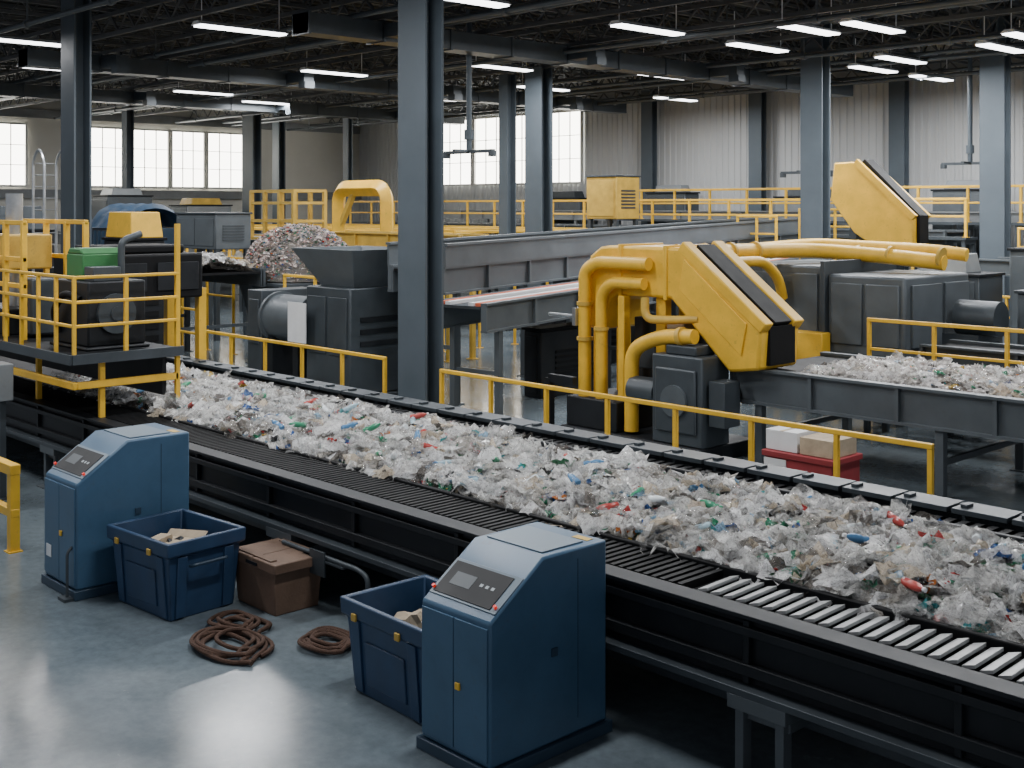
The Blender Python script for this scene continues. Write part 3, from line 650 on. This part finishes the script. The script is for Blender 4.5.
machine(-41,10.5,3,2,0,2.6,'gray machine housing beside tall pipes','gray','dark',top=(.8,.5,'dark'))
machine(-20.9,22.3,1.0,3.2,0,1.9,'added dark box filling the dim space beneath the raised conveyors','dark','black')  # added dark box, stands in for the shade under the trough conveyor
machine(-17.9,18.6,.5,2.2,0,1.4,'added dark box filling the dim space beneath the striped conveyor','dark','black')  # likewise an added dark box in place of shade
machine(-13.4,26.8,2,1.2,0,2.4,'gray machine housing behind the pipework','gray','dark',top=(.6,.5,'graylt'))
machine(-8.4,23.2,3.0,1.5,.6,2.35,'gray motor housing beside the yellow rail','graymid','gray',top=(.5,.35,'graylt'))
machine(-5.0,25.8,2.4,1.5,0,2.5,'gray machine housing near the hall columns','gray','dark')
machine(-10.8,27.2,2.2,1.2,0,3.0,'gray machine housing with a domed top near the columns','graymid','dark',top=(.7,.5,'yellowdk'))
for (x,y,w,d,h,m,tm) in ((-37,38.3,2.4,.9,4.3,'graymid','gray'),(-31,38.3,2.0,.9,4.5,'gray','graylt'),(-24.5,38.3,2.6,.9,4.3,'graylt','gray'),(-18.5,38.4,2.2,.9,4.5,'graymid','graylt'),(-12,38.3,2.6,.9,4.3,'gray','graylt'),(-48.5,23,1.6,2,4.4,'gray','graylt'),(-49,27,1.6,2.2,4.0,'graylt','yellowdk')):
    machine(x,y,w,d,0,h,'tall gray plant housing standing near the far wall',m,'dark',top=(.7,.35,tm))
rail((-27.6,22.0),(-25.6,22.0),3.3,z=0,sp=1.0,mid=True,label='tall yellow rail frame behind the shredder')
rail((-25.2,21.2),(-25.2,25.3),3.1,z=0,sp=1.4,mid=True,label='tall yellow rail frame beside the conveyor')
rail((-20.2,30.9),(-16.5,30.9),3.9,z=0,sp=1.2,mid=True,label='tall yellow rail frame behind the trough conveyor')
rail((-21.0,28.9),(-19.6,28.9),3.7,z=0,sp=.7,mid=True,label='tall yellow rail frame behind the trough conveyor')
conveyor((-32.5,20.0),(-30,20.0),2.9,2.9,1.0,'short gray transfer conveyor near the gantry',fm='graymid')
# covered container
r=root('covered_container','dark blue tarp-covered waste container','container',(-36.7,17.9,0))
mk('body',G().box(-1.3,1.3,-1,1,0.,3.3),'bluedk',r,.02)
for i in range(9): mk('rib',G().box(-1.2+i*.3,-1.1+i*.3,-1.06,-1,.1,3.2),'bluedk',r)
g=G();N=14;vs=[]
for i in range(N+1):
    for j in range(7):
        x=-1.35+2.7*i/N;y=-1.05+2.1*j/6;vs.append((x,y,3.3+.8*math.sin(math.pi*j/6)**.5*(.85+.15*math.sin(i*1.6))))
g.add(vs,[(i*7+j,(i+1)*7+j,(i+1)*7+j+1,i*7+j+1) for i in range(N) for j in range(6)])
mk('tarp',g,'tarp',r,recalc=False)
# hopper with mound
HX,HY=-26.9,17.7
r=root('waste_hopper','dark steel hopper heaped with plastic waste','hopper',(HX,HY,0))
mk('bin_body',G().frus(-.9,.9,-.9,.9,.8,-1.15,1.15,-1.15,1.15,1.95).box(-1.32,1.32,-1.32,1.32,1.95,2.05),'gray',r,.02)
for sx in(-1,1):
    for sy in(-1,1): mk('leg',G().box(sx*.85-.08,sx*.85+.08,sy*.85-.08,sy*.85+.08,0,1.0),'dark',r)
RD=1.42
def dome(rs,n):
    a=rs.uniform(0,2*np.pi,n);ph=np.arccos(rs.uniform(0,1,n));q=np.sin(ph)*RD;z=2.08+1.42*np.cos(ph)**.75
    return np.stack([HX+q*np.cos(a),HY+q*np.sin(a),z],1)
bv=[];bf=[]
for i in range(13):
    for j in range(24):
        ph=math.pi/2*i/12;q=RD*math.sin(ph)+.001;a=2*math.pi*j/24;bv.append((HX+q*math.cos(a),HY+q*math.sin(a),2.08+1.40*max(0,math.cos(ph))**.75))
for i in range(12):
    for j in range(24): bf.append((i*24+j,(i+1)*24+j,(i+1)*24+(j+1)%24,i*24+(j+1)%24))
trash('plastic_waste_mound','rounded mound of pale mixed plastic waste on the hopper',dome,5500,.06,.15,17,(bv,bf),3,(1.05,.88,.84),2.2,.6,.03)
r=root('yellow_gantry','thick yellow arched gantry frame','gantry',(-30.9,22.2,0))
mk('arch',G().tube([(-.6,0,0),(-.6,0,4.55),(1.9,0,4.55),(1.9,0,2.9)],.26,4,0,.45,5),'yellow',r,.02)
mk('brace',G().bar((-.6,0,3.2),(.2,0,4.4),.15,.15),'yellowdk',r);mk('press_head',G().cyl((1.9,0,2.4),(1.9,0,2.9),.34,16),'yellowdk',r)
r=root('yellow_cage_frame','yellow lattice cage frame above the conveyors','frame',(-34.6,22.3,0))
g=G()
for x in(-1.3,-.45,.45,1.3):
    for y in(-.6,.6): g.box(x-.06,x+.06,y-.06,y+.06,0,4.5)
for z in(2.9,3.5,4.1,4.5):
    for y in(-.6,.6): g.bar((-1.35,y,z),(1.35,y,z),.09,.09)
    for x in(-1.3,1.3): g.bar((x,-.6,z),(x,.6,z),.09,.09)
mk('frame_bars',g,'yellowdk',r)
# ------------------------------------------------------------------ shredder
r=root('shredder_machine','dark gray shredder with flared hopper and steel drum','machine',(-20.9,15.3,0))
mk('body',G().box(-.8,.8,-.85,.85,.1,2.3).box(-.9,.9,-.95,.95,0,.1),'gray',r,.03)
g=G();N=[(-.6,-.6,2.3),(.6,-.6,2.3),(.6,.6,2.3),(-.6,.6,2.3)];T=[(-1.25,-.95,3.1),(1.0,-.95,3.1),(1.0,.95,3.1),(-1.25,.95,3.1)];Ti=[(-1.18,-.88,3.1),(.93,-.88,3.1),(.93,.88,3.1),(-1.18,.88,3.1)];Ni=[(-.5,-.5,2.35),(.5,-.5,2.35),(.5,.5,2.35),(-.5,.5,2.35)]
fs=[]
for i in range(3):
    for k in range(4): fs.append((i*4+k,i*4+(k+1)%4,(i+1)*4+(k+1)%4,(i+1)*4+k))
fs+=[(3,2,1,0),(12,13,14,15)]
g.add(N+T+Ti+Ni,fs);mk('hopper',g,'graymid',r,.01)
mk('access_panel',G().box(-.7,-.05,-.88,-.85,.9,2.1),'gray',r,.01);mk('access_panel',G().box(.05,.7,-.88,-.85,.9,2.1),'gray',r,.01)
mk('side_vent',G().box(.8,.83,-.6,.6,1.1,1.2).box(.8,.83,-.6,.6,1.35,1.45).box(.8,.83,-.6,.6,1.6,1.7),'dark',r)
mk('drum',G().cyl((-2.3,-.5,1.5),(-.95,-.5,1.5),.52,32).cyl((-2.38,-.5,1.5),(-2.3,-.5,1.5),.58,32).cyl((-.95,-.5,1.5),(-.88,-.5,1.5),.58,32),'graymid',r)['label']='gray steel drum'
mk('drum_stand',G().box(-2.25,-2.05,-.9,.3,0,1.1),'dark',r);mk('drum_stand',G().box(-1.25,-1.05,-.9,.3,0,1.1),'dark',r)
mk('side_box',G().box(-3.1,-2.5,-.9,.6,0,2.1).box(-3.0,-2.6,-.93,-.9,.9,1.9),'gray',r,.02)
mk('notice_sheet',G().box(-1.1,-.42,-1.12,-1.10,1.1,1.95),'white',r)['label']='plain white sheet'
# ------------------------------------------------------------------ yellow discharge machine
r=root('discharge_chute_machine','large yellow arched hood with inclined discharge head','machine',(-12.9,16.0,0))
prof=[(-1.3,1.9),(-1.3,2.95),(-1.22,3.15),(-1.0,3.3),(-.8,3.33),(.8,3.33),(2.3,2.15),(2.25,1.5),(1.7,1.42),(.55,2.5),(-.6,2.5),(-.78,2.42),(-.85,2.25),(-.85,1.9)]
mk('hood_body',G().prism(prof,'y',-.8,.25),'yellow',r,.05)
for a in(-.55,.42): mk('hood_rib',G().box(a,a+.07,-.83,.28,2.47,3.36),'yellow',r,.01)
mk('side_panel',G().prism([(.75,2.65),(.85,3.15),(2.05,2.2),(1.95,1.7)],'y',-.83,-.8),'yellow',r,.01)
mk('chute_belt',G().hexa([(.8,-.5,3.25),(2.25,-.5,2.12),(2.25,-.05,2.12),(.8,-.05,3.25),(.86,-.5,3.38),(2.36,-.5,2.22),(2.36,-.05,2.22),(.86,-.05,3.38)]).box(2.24,2.33,-.6,.08,1.56,2.16),'black',r,.01)['label']='black rubber belt'
for y,wd in((-.70,.22),(.12,.26)): mk('side_rim',G().bar((.75,y,3.36),(2.34,y,2.14),wd,.18),'yellow',r,.02)
mk('pipe',G().tube([(.2,-.92,3.05),(-.9,-.95,3.05),(-1.2,-.95,2.9),(-1.2,-.95,1.2),(-1.2,-.95,.6)],.11,16,0,.3),'yellow',r)
mk('pipe',G().tube([(.1,-.92,2.72),(-.6,-.95,2.72),(-.82,-.95,2.5),(-.82,-.95,.6)],.10,16,0,.25),'yellow',r)
mk('pipe',G().tube([(-.1,-1.0,.3),(-.1,-1.0,1.65),(.5,-1.0,1.9),(1.2,-1.0,1.95)],.12,16,0,.28),'yellow',r)
mk('pipe',G().tube([(.1,-.9,2.5),(.1,-.9,2.15),(.5,-.85,2.15),(1.1,-.75,2.2)],.07,14,0,.2),'yellowdk',r)
mk('upright',G().box(-.5,-.36,-.9,-.72,.6,2.5),'yellow',r,.02)
for p,q,rr in(((-1.2,-.95,1.7),(-1.2,-.95,1.76),.14),((-1.2,-.95,2.3),(-1.2,-.95,2.36),.14),((-.82,-.95,1.9),(-.82,-.95,1.96),.13),((.9,-1.0,1.93),(.98,-1.0,1.94),.15)): mk('pipe_collar',G().cyl(p,q,rr,16),'yellowdk',r)
for x,y in((-1.15,-.6),(-1.15,.0),(.25,-.6),(.25,.0)): mk('support_leg',G().box(x-.1,x+.1,y-.08,y+.08,0,2.5 if x>0 else 1.9),'yellow',r,.01)
mk('base_frame',G().box(-1.5,1.5,-1.25,.2,0,.25).box(-1.45,-.3,-1.15,.1,.25,.75),'dark',r,.02)
mk('gearbox',G().box(.5,1.5,-1.2,-.5,.25,1.65).box(.6,1.4,-1.25,-1.2,.45,1.45).box(.7,1.3,-1.1,-.6,1.65,1.8),'gray',r,.03)
mk('gearbox_flange',G().cyl((1.0,-1.3,.95),(1.0,-1.25,.95),.25,20),'graymid',r)
mk('motor',G().cyl((-.05,-1.0,1.0),(.5,-1.0,1.0),.22,20),'gray',r)
mk('inner_housing',G().box(-.65,.9,-.3,.1,.75,2.1),'dark',r,.02)
mk('valve_block',G().box(-.2,.15,-.7,-.3,1.3,1.75),'gray',r,.02);mk('valve_block',G().box(.35,.7,-.65,-.3,1.75,2.1),'tan',r,.02)
mk('nozzle',G().cyl((-2.0,-1.0,2.1),(-1.3,-1.0,2.1),.035,10).box(-1.36,-1.28,-1.1,-.9,1.95,2.25),'steel',r)
mk('control_box',G().box(1.55,1.85,-1.1,-.7,.6,1.3),'gray',r,.01)
mk('bracket_arm',G().bar((-1.9,-1.1,1.0),(-1.3,-1.1,1.0),.1,.14).bar((-1.9,-1.1,.0),(-1.9,-1.1,1.0),.12,.12),'dark',r)
# separator
r=root('separator_machine','large gray separator housing with yellow pipework on top','machine',(-12.8,21.5,0))
mk('housing',G().box(-1.7,.2,-1.4,1.1,1.2,2.85).box(.3,1.9,-1.4,1.1,1.2,2.7),'graymid',r,.05)
for a,b,t in((-1.6,-.75,2.7),(-.68,.1,2.7),(.4,1.05,2.55),(1.12,1.8,2.55)): mk('access_panel',G().box(a,b,-1.45,-1.4,1.4,t),'graymid',r,.02)
mk('side_panel',G().box(1.9,1.95,-1.2,-.1,1.4,2.55),'graymid',r,.01);mk('side_panel',G().box(1.9,1.95,.05,1.0,1.4,2.55),'graymid',r,.01)
mk('flange',G().box(.2,.3,-1.5,1.2,1.15,2.95),'gray',r,.01)
mk('lower_frame',G().box(-1.7,1.9,-1.4,-1.3,.9,1.2).box(-1.7,1.9,1,1.1,.9,1.2).box(1.8,1.9,-1.3,1.0,.9,1.2),'dark',r)
for x in(-1.6,0,1.8):
    for y in(-1.33,1.0): mk('leg',G().box(x-.08,x+.08,y-.08,y+.08,0,.9),'dark',r)
mk('pipe',G().tube([(-.9,-5.1,3.14),(-1.0,-1.7,3.12),(-.6,-.2,3.1),(1.0,.0,3.0),(1.9,.1,2.92)],.15,16,0,.6),'yellow',r)
mk('pipe',G().tube([(-1.5,-5.1,3.07),(-1.6,-1.6,3.1),(-1.2,.55,3.2),(1.4,.7,3.12),(2.0,.8,3.05)],.13,16,0,.5),'yellow',r)
mk('pipe',G().tube([(-.6,-5.1,2.95),(-.6,-2.2,2.95),(-.6,-1.7,2.6),(-.6,-1.55,2.2)],.10,14,0,.3),'yellow',r)
for y in(-4.4,-3.6,-2.8,-2.0): mk('pipe_flange',G().cyl((-.95,y,3.13),(-.95,y+.05,3.13),.18,16),'yellowdk',r)
for x in(.1,.8,1.85): mk('pipe_flange',G().cyl((x,.0,3.05),(x+.05,.0,3.04),.18,16),'yellowdk',r)
mk('discharge_spout',G().prism([(-.6,1.6),(.4,1.6),(.4,1.2),(-.2,.7),(-.6,.7)],'y',-1.75,-1.45),'yellow',r,.02)
mk('motor',G().cyl((2.1,.3,1.9),(2.9,.3,1.9),.33,20).box(1.9,2.6,.0,.6,1.2,1.6),'gray',r)
# elevator head
r=root('inclined_yellow_elevator','yellow inclined elevator head with black belt','elevator',(-14.0,24.5,0))
mk('casing',G().prism([(-.85,4.98),(-.3,5.0),(1.1,3.72),(1.1,3.1),(.3,3.0),(-.35,3.4),(-.95,4.15)],'y',-.35,.3),'yellow',r,.03)
mk('belt',G().hexa([(-.25,-.22,4.96),(1.05,-.22,3.72),(1.05,.17,3.72),(-.25,.17,4.96),(-.15,-.22,5.06),(1.17,-.22,3.8),(1.17,.17,3.8),(-.15,.17,5.06)]).box(1.1,1.18,-.22,.17,3.1,3.8),'black',r,.01)
for y in(-.33,.27): mk('side_rim',G().bar((-.3,y,5.0),(1.12,y,3.74),.1,.14),'yellow',r)
for x,y in((.1,-.3),(.1,.05)): mk('support_leg',G().box(x,x+.2,y,y+.2,0,3.1),'gray',r)
mk('support_leg',G().bar((-.9,0,0.05),(-.5,0,3.6),.18,.18),'gray',r)
catwalk(-6.5,19.1,9,.93)
rail((-10.9,18.8),(-2.3,18.8),1.1,z=.93,sp=1.3,mid=True,label='yellow guard rail on the dark catwalk')
rail((-16,28.6),(-5,28.6),1.8,z=0,sp=1.6,mid=True,label='yellow guard rail near the hall columns')
rail((-14,31.8),(-4,31.8),3.4,z=0,sp=1.8,mid=True,label='tall yellow rail frame near the corrugated wall')
# red box stack
r=root('red_box','red storage box with pale end panel','box',(-9.1,14.2,0))
mk('body',G().box(-.5,.55,-.35,.35,0,.64),'red',r,.01)
mk('rim',G().box(-.53,.58,-.38,.38,.58,.66),'red',r,.01)
mk('end_panel',G().box(-.5,-.15,-.365,-.35,.05,.56),'white',r)
def carton(x,y,z,w,d,h,m,lab,rz=0):
    r=root('carton',lab,'box',(x,y,z),rz,'cartons under the raised conveyor')
    mk('body',G().box(-w/2,w/2,-d/2,d/2,0,h),m,r,.005)
    mk('flap',G().box(-w/2,-.005,-d/2,d/2,h,h+.008),m,r);mk('flap',G().box(.005,w/2,-d/2,d/2,h,h+.008),m,r)
    mk('tape',G().box(-.03,.03,-d/2-.002,d/2+.002,h+.008,h+.01),'tan',r)
carton(-9.36,14.2,.665,.5,.6,.26,'white','pale cream carton on the red box')
carton(-8.82,14.2,.665,.5,.6,.22,'tan','tan carton on the red box')
# ------------------------------------------------------------------ left yellow platform
r=root('operator_platform','yellow-railed operator platform straddling the conveyor','platform',(-18.8,7.4,0))
mk('deck',G().box(-3.4,3.3,-.75,.85,1.9,2.0),'dark',r,.01)
mk('deck_edge',G().box(-3.4,3.34,-.79,-.75,1.9,2.03),'gray',r);mk('deck_edge',G().box(3.3,3.36,-.75,.85,1.9,2.03),'gray',r)
mk('lower_beam',G().box(-3.4,3.3,-.72,-.66,1.56,1.66),'yellow',r,.01);mk('lower_beam',G().box(3.24,3.3,-.66,.8,1.56,1.66),'yellow',r,.01)
for x in(-3.3,-1.1,1.1,3.22): mk('leg',G().box(x-.035,x+.035,-.33,-.26,1.15,1.9),'yellow',r)
mk('corner_post',G().box(3.24,3.3,.76,.82,1.22,3.75),'yellow',r)
for z in(3.05,2.72,2.4): mk('hand_rail',G().bar((-3.4,-.7,z),(3.3,-.7,z),.045,.045),'yellow',r,.01);mk('hand_rail',G().bar((3.28,-.7,z),(3.28,.8,z),.045,.045),'yellow',r,.01)
for x in(-3.3,-2.2,-1.1,0,.9,1.5,2.1,2.7,3.28): mk('post',G().box(x-.022,x+.022,-.725,-.68,2.0,3.05),'yellow',r)
mk('post',G().box(3.25,3.3,.0,.05,2.0,3.05),'yellow',r)
mk('side_skirt',G().box(-3.4,3.2,.6,.66,1.35,1.9),'dark',r)
r=root('diesel_generator','dark engine unit with green cover on the platform','machine',(-16.6,7.5,2.0))
mk('body',G().box(-.55,.6,-.4,.45,.05,.95).box(-.6,.65,-.45,.5,0,.05),'dark',r,.03)
mk('green_cover',G().box(-.35,.2,-.3,.3,.95,1.32).prism([(-.35,1.32),(.2,1.32),(.1,1.40),(-.25,1.40)],'y',-.3,.3),'green',r,.02)
mk('fan_grille',G().cyl((.6,0,.5),(.66,0,.5),.28,24).cyl((.66,0,.5),(.68,0,.5),.1,16),'gray',r)
mk('hose',G().tube([(-.3,-.42,.2),(-.3,-.52,.5),(.1,-.52,.8),(.4,-.42,.7)],.05,10,0,.15),'black',r)
mk('exhaust_pipe',G().tube([(.35,.2,.95),(.35,.2,1.5),(.35,.5,1.6)],.05,10,0,.1),'gray',r)
mk('control_panel',G().box(.25,.55,-.3,.1,.95,1.15),'gray',r,.01)
r=root('yellow_press_frame','yellow press frame with posts and cross bars','frame',(-19.2,7.45,2.0))
g=G()
for x in(-1.2,-.3,.5,1.2):
    for y in(-.45,.5): g.box(x-.04,x+.04,y-.04,y+.04,0,1.75)
for z in(.8,1.2,1.75):
    for y in(-.45,.5): g.bar((-1.24,y,z),(1.24,y,z),.06,.07)
mk('posts',g,'yellow',r,.008)
mk('press_head',G().box(-.9,.2,-.35,.4,1.0,1.55),'yellowdk',r,.03);mk('side_housing',G().box(.6,1.1,-.3,.3,.05,.9),'gray',r,.03)
mk('cylinder',G().cyl((-.35,0,.4),(-.35,0,2.2),.13,16),'steel',r)
mk('base_block',G().box(-1.1,.4,-.4,.45,0,.4),'dark',r,.02)
r=root('magnetic_separator','black magnetic separator box on a portal over the belt','machine',(-20.6,9.9,0))
mk('body',G().box(-.7,.9,-1.1,1.0,2.35,3.15).box(-.5,.6,-.8,.8,3.15,3.3),'black',r,.04)
for a in(-.9,.1): mk('panel',G().box(.9,.93,a,a+.8,2.5,3.0),'dark',r,.01)
mk('portal_leg',G().box(-.6,-.45,1.0,1.15,0,2.5),'yellow',r);mk('portal_leg',G().box(.6,.75,1.0,1.15,0,2.5),'yellow',r)
r=root('access_ladder','pale pipe access ladder with hoops','ladder',(-31.0,12.6,0))
g=G()
for y in(-.3,.3): g.tube([(0,y,0),(0,y,5.2),(.35,y,5.5),(.7,y,5.2),(.7,y,3.5)],.035,8,0,.25)
for i in range(17): g.cyl((0,-.3,.3+i*.3),(0,.3,.3+i*.3),.018,6)
mk('rails',g,'steel',r)
machine(-33.2,12.6,1.8,1.6,0,3.3,'dark tank housing behind the pale ladder','dark','black',top=(.8,.7,'gray'))
rail((-17.2,5.35),(-14.0,5.35),.95,sp=3.0,t=.12,mid=True,label='thick yellow barrier on the floor near the blue cabinet')
r=root('wall_switch_box','pale electrical box on a post','electrical box',(-16.7,6.2,0))
mk('post',G().box(-.04,.04,-.04,.04,0,1.6).box(-.12,.12,-.12,.12,0,.02),'gray',r);mk('box',G().box(-.25,.15,-.1,.1,1.35,1.85),'graylt',r,.01)
rail((-31.5,16.75),(-28.6,16.75),2.6,z=0,sp=1.2,mid=True,label='yellow guard rail near the waste hopper')
rail((-25.3,16.2),(-22.6,16.2),2.3,z=0,sp=1.2,mid=True,label='yellow guard rail near the waste hopper')
# ------------------------------------------------------------------ world, camera
w=bpy.data.worlds.new('World');bpy.context.scene.world=w;w.use_nodes=True
nt=w.node_tree
nt.nodes['Background'].inputs[0].default_value=(.85,.9,1,1);nt.nodes['Background'].inputs[1].default_value=.45
cd=bpy.data.cameras.new('Camera');cam=bpy.data.objects.new('Camera',cd);COL.objects.link(cam)
cam.location=(0,0,4);fw=Vector((-.7267,.6870,0));cam.rotation_euler=fw.to_track_quat('-Z','Y').to_euler()
cd.sensor_width=36;cd.lens=1200/1024*36;cd.shift_y=-(384-206)/1024;cd.clip_start=.1;cd.clip_end=200
bpy.context.scene.camera=cam
